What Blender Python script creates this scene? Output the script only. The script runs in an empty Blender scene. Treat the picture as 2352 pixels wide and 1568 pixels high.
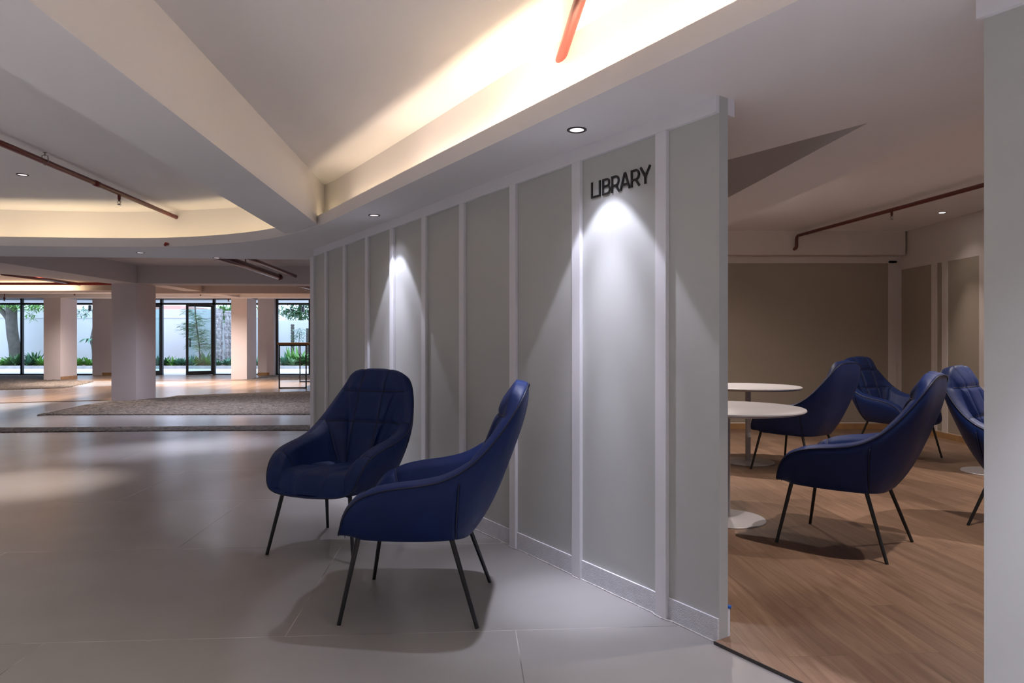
import bpy, bmesh, math, random
from mathutils import Vector, noise
random.seed(7)
S = bpy.context.scene
COL = S.collection
# ------------------------------------------------------------------ camera, world, exposure
F = 1568.0; CX = 1176.0; CY = 784.0; EYE = 1.2
cam = bpy.data.cameras.new('camera'); cam.lens = 24; cam.sensor_width = 36; cam.clip_end = 200
co = bpy.data.objects.new('camera', cam); COL.objects.link(co)
co.location = (0, 0, EYE); co.rotation_euler = (math.pi/2, 0, 0); S.camera = co
W = bpy.data.worlds.new('world'); S.world = W; W.use_nodes = True
bg = W.node_tree.nodes['Background']
bg.inputs[0].default_value = (0.60, 0.74, 1.0, 1); bg.inputs[1].default_value = 1.6
S.view_settings.view_transform = 'Standard'; S.view_settings.look = 'None'
S.view_settings.gamma = 1; S.view_settings.use_curve_mapping = False
S.view_settings.exposure = 1.32
COOL = (0.80, 0.82, 1.0); WARM = (1.0, 0.74, 0.42); NEUT = (1.0, 0.88, 0.80); WARM2 = (1, .80, .52)
def spot(x, y, z, power, half_deg, color=COOL, blend=0.12, size=0.02, aim=None):
    l = bpy.data.lights.new('downlight_beam', 'SPOT'); l.energy = power; l.color = color
    l.spot_size = math.radians(2*half_deg); l.spot_blend = blend; l.shadow_soft_size = size
    o = bpy.data.objects.new('downlight_beam', l); COL.objects.link(o); o.location = (x, y, z)
    return o
def strip(x, y, z, rz, length, width, power, color=WARM):
    l = bpy.data.lights.new('cove_light', 'AREA'); l.shape = 'RECTANGLE'; l.size = length; l.size_y = width
    l.energy = power; l.color = color
    o = bpy.data.objects.new('cove_light', l); COL.objects.link(o); o.location = (x, y, z)
    o.rotation_euler = (math.pi, 0, -rz)      # points up
    return o
SOF = 2.18; HC = 2.60; LC = 2.68; FC = 2.70
# (x, y, z, half angle, edge blend, narrow power, wide power, colour) - every one of these has a fixture built further down
FAR = (1.0, .86, .79)
AMB = (.94, .925, .965)
DOWN = [(0.30, 3.16, SOF, 35.5, .14, 14.5, 3.5, COOL), (-1.07, 5.30, SOF, 35.5, .14, 14.5, 3.5, COOL), (1.62, 1.02, SOF, 40, .5, 85, 70, COOL),
        (-4.11, 5.73, HC, 20, 1, 125, 10, NEUT), (-4.10, 7.53, SOF, 24, 1, 60, 8, COOL), (-3.46, 8.00, SOF, 24, 1, 80, 8, COOL),
        (-3.9, 1.9, HC, 35, 1, 420, 100, AMB), (-0.6, 0.2, HC, 35, 1, 420, 100, AMB),  # both out of view, added as ambient fill for the hall
        (2.50, 3.20, LC, 35.5, .2, 34, 48, NEUT), (1.10, 5.00, LC, 35.5, .2, 34, 3, NEUT), (2.05, 7.25, LC, 35.5, .2, 40, 80, NEUT),
        (4.94, 7.84, LC, 26, 1, 40, 4, NEUT), (4.1, 4.9, LC, 35.5, .2, 42, 64, NEUT),  # the second is an unseen fill lamp added for the library floor
        (-9.3, 19.6, FC, 35, .4, 240, 300, FAR), (-12.2, 19.6, FC, 35, .4, 240, 300, FAR), (-6.9, 18.6, FC, 35, .4, 150, 200, FAR),
        (-9.6, 13.6, FC, 35, .4, 70, 260, FAR), (-5.2, 12.0, FC, 35, .4, 50, 200, COOL), (-14.0, 13.5, FC, 35, .4, 200, 260, FAR),
        (-7.4, 3.9, HC, 35, 1, 480, 100, AMB), (-3.4, -1.3, HC, 35, 1, 420, 100, AMB)]  # two more out-of-view fill lamps, added to bounce light onto the ceiling
for x, y, z, ha, bl, p1, p2, c in DOWN:
    spot(x, y, z-0.012, p1, ha, c, bl)
    spot(x, y, z-0.012, p2, (52 if z < 2.65 else 75) if p2 > 8 else 52, c, 1.0)
for x, y, k in ((.30, 3.16, 1), (-1.07, 5.30, .85)):      # the hotter core of the two wall washing downlights
    spot(x, y, SOF-.012, 42*k, 25, COOL, 1.0); spot(x, y, SOF-.012, 55*k, 12.5, COOL, 1.0)

# ------------------------------------------------------------------ helpers
def cr(pts, n):
    """Catmull-Rom through points, n samples per segment"""
    P = [Vector(p) for p in pts]; out = []
    for i in range(len(P)-1):
        p0 = P[i-1] if i else P[0]*2-P[1]; p1 = P[i]; p2 = P[i+1]
        p3 = P[i+2] if i+2 < len(P) else P[-1]*2-P[-2]
        for k in range(n):
            t = k/n
            out.append(0.5*((2*p1)+(p2-p0)*t+(2*p0-5*p1+4*p2-p3)*t*t+(3*p1-p0-3*p2+p3)*t**3))
    out.append(P[-1].copy()); return out
class MB:
    def __init__(s): s.v = []; s.f = []
    def add(s, vs, fs):
        b = len(s.v); s.v += [tuple(v) for v in vs]; s.f += [tuple(b+i for i in f) for f in fs]; return s
    def box(s, x0, x1, y0, y1, z0, z1):
        vs = [(x, y, z) for z in (z0, z1) for x, y in ((x0, y0), (x1, y0), (x1, y1), (x0, y1))]
        return s.add(vs, [(3,2,1,0), (4,5,6,7), (0,1,5,4), (1,2,6,5), (2,3,7,6), (3,0,4,7)])
    def prism(s, poly, z0, z1):
        a = sum(poly[i][0]*poly[(i+1) % len(poly)][1]-poly[(i+1) % len(poly)][0]*poly[i][1] for i in range(len(poly)))
        if a < 0: poly = poly[::-1]
        n = len(poly); vs = [(p[0], p[1], z0) for p in poly]+[(p[0], p[1], z1) for p in poly]
        return s.add(vs, [tuple(range(n-1, -1, -1)), tuple(range(n, 2*n))]+[(i, (i+1) % n, n+(i+1) % n, n+i) for i in range(n)])
    def obox(s, p, d, l0, l1, n, n0, n1, z0, z1):
        """box along direction d from point p, offset along n"""
        c = [(p[0]+d[0]*a+n[0]*b, p[1]+d[1]*a+n[1]*b) for a, b in ((l0, n0), (l1, n0), (l1, n1), (l0, n1))]
        return s.prism(c, z0, z1)
    def tube(s, pts, r, seg=12, cap=True, closed=False):
        pts = [Vector(p) for p in pts]; rr = r if isinstance(r, (list, tuple)) else [r]*len(pts)
        n = len(pts); vs = []; prev = None
        for i, p in enumerate(pts):
            if closed: t = pts[(i+1) % n]-pts[i-1]
            else: t = pts[min(i+1, n-1)]-pts[max(i-1, 0)]
            t.normalize()
            if prev is None:
                a = Vector((0, 0, 1)) if abs(t.z) < .9 else Vector((1, 0, 0)); u = t.cross(a).normalized()
            else: u = (prev-t*prev.dot(t)).normalized()
            w = t.cross(u); prev = u
            for k in range(seg):
                an = 2*math.pi*k/seg; vs.append(p+(u*math.cos(an)+w*math.sin(an))*rr[i])
        fs = []
        m = n if closed else n-1
        for i in range(m):
            j = (i+1) % n
            for k in range(seg): fs.append((i*seg+k, i*seg+(k+1) % seg, j*seg+(k+1) % seg, j*seg+k))
        if cap and not closed: fs += [tuple(range(seg-1, -1, -1)), tuple((n-1)*seg+k for k in range(seg))]
        return s.add(vs, fs)
    def lathe(s, prof, seg=40, c=(0, 0, 0)):
        vs = []; n = len(prof)
        for r, z in prof:
            for k in range(seg):
                a = 2*math.pi*k/seg; vs.append((c[0]+r*math.cos(a), c[1]+r*math.sin(a), c[2]+z))
        fs = [(i*seg+k, i*seg+(k+1) % seg, (i+1)*seg+(k+1) % seg, (i+1)*seg+k) for i in range(n-1) for k in range(seg)]
        if prof[0][0] > 1e-5: fs.append(tuple(range(seg-1, -1, -1)))
        if prof[-1][0] > 1e-5: fs.append(tuple((n-1)*seg+k for k in range(seg)))
        return s.add(vs, fs)
    def build(s, name, m, parent=None, smooth=False, bevel=0, auto=None):
        me = bpy.data.meshes.new(name); me.from_pydata(s.v, [], s.f); me.update()
        b = bmesh.new(); b.from_mesh(me); bmesh.ops.recalc_face_normals(b, faces=b.faces)
        if bevel:
            bmesh.ops.bevel(b, geom=[e for e in b.edges if len(e.link_faces) == 2 and e.calc_face_angle(0) > .5], offset=bevel, segments=2, affect='EDGES', clamp_overlap=True)
        b.to_mesh(me); b.free()
        if m: me.materials.append(m)
        if smooth:
            for p in me.polygons: p.use_smooth = True
        if auto is not None:
            b = bmesh.new(); b.from_mesh(me)
            for f in b.faces: f.smooth = True
            for e in b.edges:
                if len(e.link_faces) == 2 and e.calc_face_angle(0) > auto: e.smooth = False
            b.to_mesh(me); b.free()
        o = bpy.data.objects.new(name, me); COL.objects.link(o)
        if parent: o.parent = parent
        return o
def thing(name, label, cat, loc=(0, 0, 0), rz=0, group=None):
    o = bpy.data.objects.new(name, None); COL.objects.link(o); o.location = loc; o.rotation_euler = (0, 0, rz)
    o.empty_display_size = .1
    o['label'] = label; o['category'] = cat
    if group: o['group'] = group
    return o
def tag(o, label, cat, group=None, kind=None):
    o['label'] = label; o['category'] = cat
    if group: o['group'] = group
    if kind: o['kind'] = kind
    return o
def struct(o, label=None):
    o['kind'] = 'structure'
    if label: o['label'] = label
    return o
def copy_tree(o, parent=None):
    c = o.copy(); COL.objects.link(c)
    if parent: c.parent = parent
    for ch in list(o.children): copy_tree(ch, c)
    return c
def fl(px, py, z=0.0):
    """point of the plane at height z seen at a photo pixel"""
    Y = F*(EYE-z)/(py-CY); return Vector(((px-CX)/F*Y, Y, z))
def at(px, py, Y): return Vector(((px-CX)/F*Y, Y, EYE+(CY-py)/F*Y))

# ------------------------------------------------------------------ materials
def nt(name):
    m = bpy.data.materials.new(name); m.use_nodes = True
    return m, m.node_tree.nodes, m.node_tree.links, m.node_tree.nodes['Principled BSDF']
def plain(name, c, rough=.6, metal=0, spec=.5, bump=0, bscale=60, vary=0, vscale=2, sheen=0, coat=0):
    m, N, L, B = nt(name)
    B.inputs['Base Color'].default_value = (*c, 1); B.inputs['Roughness'].default_value = rough
    B.inputs['Metallic'].default_value = metal; B.inputs['Specular IOR Level'].default_value = spec
    if coat: B.inputs['Coat Weight'].default_value = coat
    tc = N.new('ShaderNodeTexCoord')
    if vary:
        n = N.new('ShaderNodeTexNoise'); n.inputs['Scale'].default_value = vscale; n.inputs['Detail'].default_value = 5
        L.new(tc.outputs['Object'], n.inputs['Vector'])
        r = N.new('ShaderNodeValToRGB'); L.new(n.outputs['Fac'], r.inputs[0])
        r.color_ramp.elements[0].position = .3; r.color_ramp.elements[1].position = .7
        r.color_ramp.elements[0].color = (*[x*(1-vary) for x in c], 1); r.color_ramp.elements[1].color = (*[min(1, x*(1+vary)) for x in c], 1)
        L.new(r.outputs[0], B.inputs['Base Color'])
    if bump:
        n = N.new('ShaderNodeTexNoise'); n.inputs['Scale'].default_value = bscale; n.inputs['Detail'].default_value = 4
        L.new(tc.outputs['Object'], n.inputs['Vector'])
        b = N.new('ShaderNodeBump'); b.inputs['Strength'].default_value = bump; b.inputs['Distance'].default_value = .01
        L.new(n.outputs['Fac'], b.inputs['Height']); L.new(b.outputs[0], B.inputs['Normal'])
    return m
def emit(name, c, s):
    m, N, L, B = nt(name); B.inputs['Base Color'].default_value = (*c, 1)
    B.inputs['Emission Color'].default_value = (*c, 1); B.inputs['Emission Strength'].default_value = s; return m
M_CEIL = plain('ceiling_paint', (.80, .77, .765), .8, bump=.06, bscale=25, vary=.02, vscale=.8)
M_SOF = plain('soffit_paint', (.80, .775, .785), .8, bump=.04, bscale=25, vary=.02, vscale=.8)
M_TRIM = plain('white_trim_paint', (.80, .79, .82), .55, bump=.05, bscale=20)
M_PANEL = plain('grey_panel_laminate', (.53, .535, .515), .42, spec=.4, bump=.015, bscale=6, vary=.02, vscale=1.5)
M_PANEL2 = plain('taupe_panel_laminate', (.34, .29, .235), .5, spec=.35, vary=.03, vscale=1.2)
M_LIBW = plain('library_wall_paint', (.62, .56, .52), .7, vary=.02)
M_COLM = plain('column_plaster', (.66, .60, .60), .8, bump=.08, bscale=14, vary=.03, vscale=1.5)
M_BEAMF = plain('far_beam_plaster', (.58, .52, .50), .8, bump=.05, bscale=14)
M_PLINTH = plain('rough_plinth_plaster', (.70, .70, .73), .7, bump=.45, bscale=190, vary=.05, vscale=30)
M_BLACK = plain('black_powder_coat', (.012, .013, .015), .38, spec=.5)
M_FRAME = plain('dark_window_frame', (.02, .022, .026), .4)
M_RED = plain('red_pipe_enamel', (.26, .012, .008), .35, spec=.5, bump=.05, bscale=80)
M_RED_DIM = plain('dimmed_red_pipe_enamel', (.15, .008, .006), .35, spec=.5, bump=.05, bscale=80)  # same red enamel, darkened because less light reaches the left pipe
M_REDD = plain('dark_red_pipe_enamel', (.10, .014, .012), .3, spec=.6, bump=.05, bscale=80)
M_STEEL = plain('dull_steel', (.28, .26, .24), .4, metal=.8)
M_WHITE = plain('white_laminate', (.43, .415, .43), .38)
M_LENS = emit('downlight_lens', (1.0, .86, .88), .42)
M_LENSB = emit('bright_downlight_lens', (1.0, .95, .9), 7)
M_LED = emit('cove_led', (1, .8, .5), 3)
M_OAK = plain('oak_skirting', (.36, .20, .085), .5, vary=.15, vscale=9)
M_BLUE = plain('blue_plastic', (.01, .13, .62), .35)
M_GROUT = plain('grout_bead', (.50, .48, .47), .85, bump=.8, bscale=90, vary=.25, vscale=25)

def leather():
    m, N, L, B = nt('navy_leather')
    B.inputs['Roughness'].default_value = .54; B.inputs['Specular IOR Level'].default_value = .32
    tc = N.new('ShaderNodeTexCoord')
    n = N.new('ShaderNodeTexNoise'); n.inputs['Scale'].default_value = 7; n.inputs['Detail'].default_value = 4
    L.new(tc.outputs['Object'], n.inputs['Vector'])
    r = N.new('ShaderNodeValToRGB'); L.new(n.outputs['Fac'], r.inputs[0])
    r.color_ramp.elements[0].position = .35; r.color_ramp.elements[1].position = .7
    r.color_ramp.elements[0].color = (.003, .016, .092, 1); r.color_ramp.elements[1].color = (.005, .021, .112, 1)
    L.new(r.outputs[0], B.inputs['Base Color'])
    v = N.new('ShaderNodeTexVoronoi'); v.inputs['Scale'].default_value = 420; L.new(tc.outputs['Object'], v.inputs['Vector'])
    n2 = N.new('ShaderNodeTexNoise'); n2.inputs['Scale'].default_value = 16; L.new(tc.outputs['Object'], n2.inputs['Vector'])
    b1 = N.new('ShaderNodeBump'); b1.inputs['Strength'].default_value = .12; b1.inputs['Distance'].default_value = .002
    L.new(v.outputs['Distance'], b1.inputs['Height'])
    b2 = N.new('ShaderNodeBump'); b2.inputs['Strength'].default_value = .22; b2.inputs['Distance'].default_value = .012
    L.new(n2.outputs['Fac'], b2.inputs['Height']); L.new(b1.outputs[0], b2.inputs['Normal']); L.new(b2.outputs[0], B.inputs['Normal'])
    return m
M_LEATHER = leather()
M_PIPING = plain('dark_navy_piping', (.006, .010, .035), .5)

def concrete():
    m, N, L, B = nt('polished_concrete_slabs')
    tc = N.new('ShaderNodeTexCoord')
    mp = N.new('ShaderNodeMapping'); mp.vector_type = 'POINT'
    a = math.radians(3.66)
    mp.inputs['Rotation'].default_value = (0, 0, -a); mp.inputs['Location'].default_value = (-.196, -.372, 0)
    L.new(tc.outputs['Object'], mp.inputs['Vector'])
    br = N.new('ShaderNodeTexBrick'); br.offset = .5; br.squash = 1
    br.inputs['Scale'].default_value = 1; br.inputs['Brick Width'].default_value = 1.88; br.inputs['Row Height'].default_value = 1.23
    br.inputs['Mortar Size'].default_value = .0022; br.inputs['Mortar Smooth'].default_value = .2; br.inputs['Bias'].default_value = 0
    br.inputs['Color1'].default_value = (1, 1, 1, 1); br.inputs['Color2'].default_value = (.94, .94, .95, 1); br.inputs['Mortar'].default_value = (1, 1, 1, 1)
    L.new(mp.outputs[0], br.inputs['Vector'])
    n = N.new('ShaderNodeTexNoise'); n.inputs['Scale'].default_value = .9; n.inputs['Detail'].default_value = 4
    L.new(tc.outputs['Object'], n.inputs['Vector'])
    r = N.new('ShaderNodeValToRGB'); L.new(n.outputs['Fac'], r.inputs[0])
    r.color_ramp.elements[0].position = .32; r.color_ramp.elements[1].position = .68
    r.color_ramp.elements[0].color = (.275, .257, .245, 1); r.color_ramp.elements[1].color = (.33, .313, .303, 1)
    mu = N.new('ShaderNodeMix'); mu.data_type = 'RGBA'; mu.blend_type = 'MULTIPLY'; mu.inputs[0].default_value = 1
    L.new(r.outputs[0], mu.inputs[6]); L.new(br.outputs['Color'], mu.inputs[7])
    # joints: partly filled light, partly dirty
    n3 = N.new('ShaderNodeTexNoise'); n3.inputs['Scale'].default_value = 2.3; L.new(tc.outputs['Object'], n3.inputs['Vector'])
    r3 = N.new('ShaderNodeValToRGB'); L.new(n3.outputs['Fac'], r3.inputs[0])
    r3.color_ramp.elements[0].position = .4; r3.color_ramp.elements[1].position = .6
    r3.color_ramp.elements[0].color = (.16, .15, .14, 1); r3.color_ramp.elements[1].color = (.52, .49, .46, 1)
    mx = N.new('ShaderNodeMix'); mx.data_type = 'RGBA'
    L.new(br.outputs['Fac'], mx.inputs[0]); L.new(mu.outputs[2], mx.inputs[6]); L.new(r3.outputs[0], mx.inputs[7])
    L.new(mx.outputs[2], B.inputs['Base Color'])
    n2 = N.new('ShaderNodeTexNoise'); n2.inputs['Scale'].default_value = 3; n2.inputs['Detail'].default_value = 6
    L.new(tc.outputs['Object'], n2.inputs['Vector'])
    r2 = N.new('ShaderNodeMapRange'); r2.inputs['To Min'].default_value = .18; r2.inputs['To Max'].default_value = .32
    B.inputs['Roughness'].default_value=.25
    bp = N.new('ShaderNodeBump'); bp.inputs['Strength'].default_value = .05; bp.inputs['Distance'].default_value = .02
    L.new(n2.outputs['Fac'], bp.inputs['Height']); L.new(bp.outputs[0], B.inputs['Normal'])
    B.inputs['Specular IOR Level'].default_value = .5
    return m
M_CONC = concrete()
def wood(name, c1, c2, c3, rough=.38, rot=-3.66, width=.12):
    m, N, L, B = nt(name)
    tc = N.new('ShaderNodeTexCoord')
    mp = N.new('ShaderNodeMapping'); mp.inputs['Rotation'].default_value = (0, 0, math.radians(rot+90))
    L.new(tc.outputs['Object'], mp.inputs['Vector'])
    br = N.new('ShaderNodeTexBrick'); br.offset = .37; br.offset_frequency = 3
    br.inputs['Scale'].default_value = 1; br.inputs['Brick Width'].default_value = 1.25; br.inputs['Row Height'].default_value = width
    br.inputs['Mortar Size'].default_value = .0009; br.inputs['Mortar Smooth'].default_value = .3
    br.inputs['Color1'].default_value = (0, 0, 0, 1); br.inputs['Color2'].default_value = (1, 1, 1, 1); br.inputs['Mortar'].default_value = (.2, .2, .2, 1)
    L.new(mp.outputs[0], br.inputs['Vector'])
    sc = N.new('ShaderNodeMapping'); sc.inputs['Scale'].default_value = (1.3, 22, 1); L.new(mp.outputs[0], sc.inputs['Vector'])
    ad = N.new('ShaderNodeVectorMath'); ad.operation = 'MULTIPLY_ADD'; ad.inputs[1].default_value = (7, 3, 5)
    L.new(br.outputs['Color'], ad.inputs[0]); L.new(sc.outputs[0], ad.inputs[2])
    n = N.new('ShaderNodeTexNoise'); n.inputs['Scale'].default_value = 1.2; n.inputs['Detail'].default_value = 8; n.inputs['Roughness'].default_value = .62; n.inputs['Distortion'].default_value = 1.2
    L.new(ad.outputs[0], n.inputs['Vector'])
    r = N.new('ShaderNodeValToRGB'); L.new(n.outputs['Fac'], r.inputs[0])
    r.color_ramp.elements[0].position = .30; r.color_ramp.elements[0].color = (*c1, 1)
    r.color_ramp.elements[1].position = .72; r.color_ramp.elements[1].color = (*c3, 1)
    e = r.color_ramp.elements.new(.5); e.color = (*c2, 1)
    mr = N.new('ShaderNodeMapRange'); mr.inputs['To Min'].default_value = .84; mr.inputs['To Max'].default_value = 1.12
    L.new(br.outputs['Color'], mr.inputs['Value'])
    mu = N.new('ShaderNodeMix'); mu.data_type = 'RGBA'; mu.blend_type = 'MULTIPLY'; mu.inputs[0].default_value = 1
    L.new(r.outputs[0], mu.inputs[6]); L.new(mr.outputs[0], mu.inputs[7])
    mx = N.new('ShaderNodeMix'); mx.data_type = 'RGBA'; L.new(br.outputs['Fac'], mx.inputs[0])
    L.new(mu.outputs[2], mx.inputs[6]); mx.inputs[7].default_value = (c1[0]*.6, c1[1]*.6, c1[2]*.6, 1)
    L.new(mx.outputs[2], B.inputs['Base Color'])
    B.inputs['Roughness'].default_value = rough
    bp = N.new('ShaderNodeBump'); bp.inputs['Strength'].default_value = .08; bp.inputs['Distance'].default_value = .004
    L.new(n.outputs['Fac'], bp.inputs['Height']); L.new(bp.outputs[0], B.inputs['Normal'])
    return m
M_WOOD = wood('oak_plank_floor', (.145, .082, .052), (.205, .125, .083), (.27, .175, .12))
M_WOODF = wood('honey_wood_deck', (.22, .135, .085), (.29, .19, .12), (.35, .24, .16), .26)
def gravel():
    m, N, L, B = nt('loose_gravel')
    tc = N.new('ShaderNodeTexCoord')
    v = N.new('ShaderNodeTexVoronoi'); v.inputs['Scale'].default_value = 26; L.new(tc.outputs['Object'], v.inputs['Vector'])
    r = N.new('ShaderNodeValToRGB'); L.new(v.outputs['Color'], r.inputs[0])
    r.color_ramp.elements[0].position = .1; r.color_ramp.elements[0].color = (.055, .042, .032, 1)
    r.color_ramp.elements[1].position = .9; r.color_ramp.elements[1].color = (.235, .19, .155, 1)
    n = N.new('ShaderNodeTexNoise'); n.inputs['Scale'].default_value = 9; L.new(tc.outputs['Object'], n.inputs['Vector'])
    mr = N.new('ShaderNodeMapRange'); mr.inputs['To Min'].default_value = .7; mr.inputs['To Max'].default_value = 1.2; L.new(n.outputs['Fac'], mr.inputs['Value'])
    mu = N.new('ShaderNodeMix'); mu.data_type = 'RGBA'; mu.blend_type = 'MULTIPLY'; mu.inputs[0].default_value = 1
    L.new(r.outputs[0], mu.inputs[6]); L.new(mr.outputs[0], mu.inputs[7]); L.new(mu.outputs[2], B.inputs['Base Color'])
    B.inputs['Roughness'].default_value = .9
    b = N.new('ShaderNodeBump'); b.inputs['Strength'].default_value = 1; b.inputs['Distance'].default_value = .03; b.invert = True
    L.new(v.outputs['Distance'], b.inputs['Height']); L.new(b.outputs[0], B.inputs['Normal'])
    return m
M_GRAVEL = gravel()
def glass():
    m, N, L, B = nt('window_glass'); N.remove(B)
    t = N.new('ShaderNodeBsdfTransparent'); t.inputs[0].default_value = (.93, .97, .97, 1)
    g = N.new('ShaderNodeBsdfGlossy'); g.inputs['Roughness'].default_value = .02
    fr = N.new('ShaderNodeFresnel'); fr.inputs[0].default_value = 1.35
    mx = N.new('ShaderNodeMixShader'); L.new(fr.outputs[0], mx.inputs[0]); L.new(t.outputs[0], mx.inputs[1]); L.new(g.outputs[0], mx.inputs[2])
    L.new(mx.outputs[0], N['Material Output'].inputs[0]); return m
M_GLASS = glass()
def frosted():
    m, N, L, B = nt('door_glass'); N.remove(B)
    t = N.new('ShaderNodeBsdfTransparent'); t.inputs[0].default_value = (.80, .92, .93, 1)
    g = N.new('ShaderNodeBsdfGlossy'); g.inputs['Roughness'].default_value = .03
    mx = N.new('ShaderNodeMixShader'); mx.inputs[0].default_value = .12; L.new(t.outputs[0], mx.inputs[1]); L.new(g.outputs[0], mx.inputs[2])
    L.new(mx.outputs[0], N['Material Output'].inputs[0]); return m
M_DGLASS = frosted()
M_GWALL = plain('garden_wall_paint', (.62, .62, .63), .9, vary=.05, vscale=.6, bump=.1, bscale=8)
M_GWBASE = plain('garden_wall_base_paint', (.42, .38, .37), .9, vary=.05)
M_PAVE = plain('pale_paving', (.93, .92, .93), .8, vary=.04, vscale=1)
M_KERB = plain('kerb_stone', (.48, .44, .42), .85, vary=.15, vscale=4)
M_SOIL = plain('brown_soil', (.17, .10, .06), .95, bump=.5, bscale=20, vary=.3, vscale=5)
M_BARK = plain('grey_bark', (.10, .088, .075), .9, bump=.6, bscale=14, vary=.3, vscale=5)
M_LEAF = [plain('leaf_green_'+n, c, .45, vary=.2, vscale=4) for n, c in
          (('deep', (.05, .13, .045)), ('fresh', (.14, .34, .06)), ('blueish', (.11, .26, .16)), ('pale', (.22, .36, .18)))]
def stone():
    m, N, L, B = nt('rough_stone_cladding')
    tc = N.new('ShaderNodeTexCoord')
    v = N.new('ShaderNodeTexVoronoi'); v.inputs['Scale'].default_value = 9; L.new(tc.outputs['Object'], v.inputs['Vector'])
    r = N.new('ShaderNodeValToRGB'); L.new(v.outputs['Color'], r.inputs[0])
    r.color_ramp.elements[0].color = (.22, .19, .19, 1); r.color_ramp.elements[1].color = (.58, .52, .52, 1)
    L.new(r.outputs[0], B.inputs['Base Color']); B.inputs['Roughness'].default_value = .9
    b = N.new('ShaderNodeBump'); b.inputs['Distance'].default_value = .05; b.invert = True; L.new(v.outputs['Distance'], b.inputs['Height']); L.new(b.outputs[0], B.inputs['Normal'])
    return m
M_STONE = stone()
M_BRICKB = plain('red_house_render', (.55, .25, .20), .9)

# ------------------------------------------------------------------ floor
MB().box(-20.4, 7, -3.2, 24.6, -.15, 0).build('floor', M_CONC)
struct(bpy.data.objects['floor'], 'large grey polished concrete slabs of the hall')

# library wall line, measured in metres from its near corner
P0 = Vector((.826, 2.722)); D = Vector((-.5387, .8425)); NH = Vector((-.8425, -.5387)); TH = .052
def twall(px):
    k = (px-CX)/F          # X = k*Y
    return (k*P0.y-P0.x)/(D.x-k*D.y)
def wp(t, off=0): p = P0+D*t+NH*off; return p
TEND = 5.44; DOORW = .942
def wbox(mb, t0, t1, o0, o1, z0, z1): return mb.obox(P0, D, t0, t1, NH, o0, o1, z0, z1)
# wooden library floor starting on the wall line
lib = [tuple(wp(0, .0)), tuple(wp(-DOORW-5.0, .0)), (7, 9.4), (-2.2, 9.4), tuple(wp(TEND, -.02)), tuple(wp(TEND, -TH))]
libf = [tuple(wp(TEND, -.03)), tuple(wp(0, -.03)), tuple(wp(0, .028)), tuple(wp(-DOORW, .028)), tuple(wp(-DOORW, -.03)), tuple(wp(-5.3, -.03)), (6.8, 9.38), (-2.15, 9.38)]
o = MB().prism(libf, 0.0, .012).build('floor', M_WOOD); struct(o, 'oak plank floor of the library')
o = wbox(MB(), -DOORW, 0, .028, .0315, 0, .0135).build('trim_1', plain('threshold_edge', (.05, .04, .035), .5)); struct(o, 'dark edge of the wooden library floor in the doorway')

# ------------------------------------------------------------------ grey panelled wall
w = MB(); wbox(w, 0, TEND, -TH, 0, .0, SOF+.005)
o = w.build('wall_right', M_PANEL); struct(o, 'grey panelled curved hall wall with white ribs outside the library')
w = MB(); wbox(w, -6.2, -DOORW, -TH, 0, 0, SOF+.005)
o = w.build('wall_right', M_PANEL); struct(o, 'grey panelled wall on the near side of the library doorway')
w = MB(); wbox(w, 0, TEND, 0, .020, 2.111, SOF); wbox(w, -.0, .06, -TH-.04, -TH, 2.111, SOF)
o = w.build('trim_2', M_TRIM); struct(o, 'white header band along the top of the panelled wall')
w = MB(); wbox(w, -6.2, -DOORW+.012, 0, .020, 2.111, SOF)
o = w.build('trim_3', M_TRIM); struct(o, 'white header band right of the doorway')
ribs = [(1511.8, 1537), (1319.8, 1339), (1176, 1189.8), (1060, 1070.6), (973, 982.5), (899.8, 907.7), (842.8, 849.2), (791.4, 796.7), (749.3, 753.5), (712.2, 716.3)]
rt = [(twall(b), twall(a)) for a, b in ribs]
for i, (t0, t1) in enumerate(rt):
    t1 = min(t1, TEND)
    o = wbox(MB(), t0, t1, 0, .020, 0.0, 2.111).build('trim_%d' % (i+4), M_TRIM, bevel=.0015)
    struct(o, 'white vertical rib of the panelled wall')
edges = [0.0]+[x for p in rt for x in p]
w = MB()
for i in range(0, len(edges)-1, 2):
    a, b = edges[i], edges[i+1]
    if b-a > .05: wbox(w, a, b, 0, .009, 0, .095)
wbox(w, -6.2, -DOORW, 0, .009, 0, .095)
o = w.build('baseboard_right', M_PLINTH); struct(o, 'low rough white plinth between the ribs')
# ragged grout bead where wall and slab meet
g = MB(); pts = []
for i in range(260):
    t = TEND*i/259; inr = any(a-.002 <= t <= b+.002 for a, b in rt)
    q = wp(t, (.022 if inr else .011)+.002*noise.noise((t*9, 0, 0))); pts.append((q.x, q.y, .001))
rad = [.0035+.003*abs(noise.noise((p[0]*14, p[1]*14, 3))) for p in pts]
g.tube(pts, rad, 6); o = g.build('trim_14', M_GROUT, smooth=True); struct(o, 'ragged grout bead at the foot of the panelled wall')
# end cap of the wall in the doorway + bolt
b_ = thing('door_bolt', 'small white floor bolt with blue cap at the foot of the wall end', 'bolt', (0, 0, .012))
q = wp(.012, -TH-.0)
MB().obox(P0, D, .0, .014, NH, -TH-.013, -TH, 0, .11).build('bolt_body', M_TRIM, b_)
cq = wp(.004, -TH-.012); MB().tube([(cq.x+.006, cq.y-.004, .115), (cq.x-.006, cq.y+.004, .118)], .0075, 12).build('bolt_cap', M_BLUE, b_, smooth=True)['label'] = 'blue cap'

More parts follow.
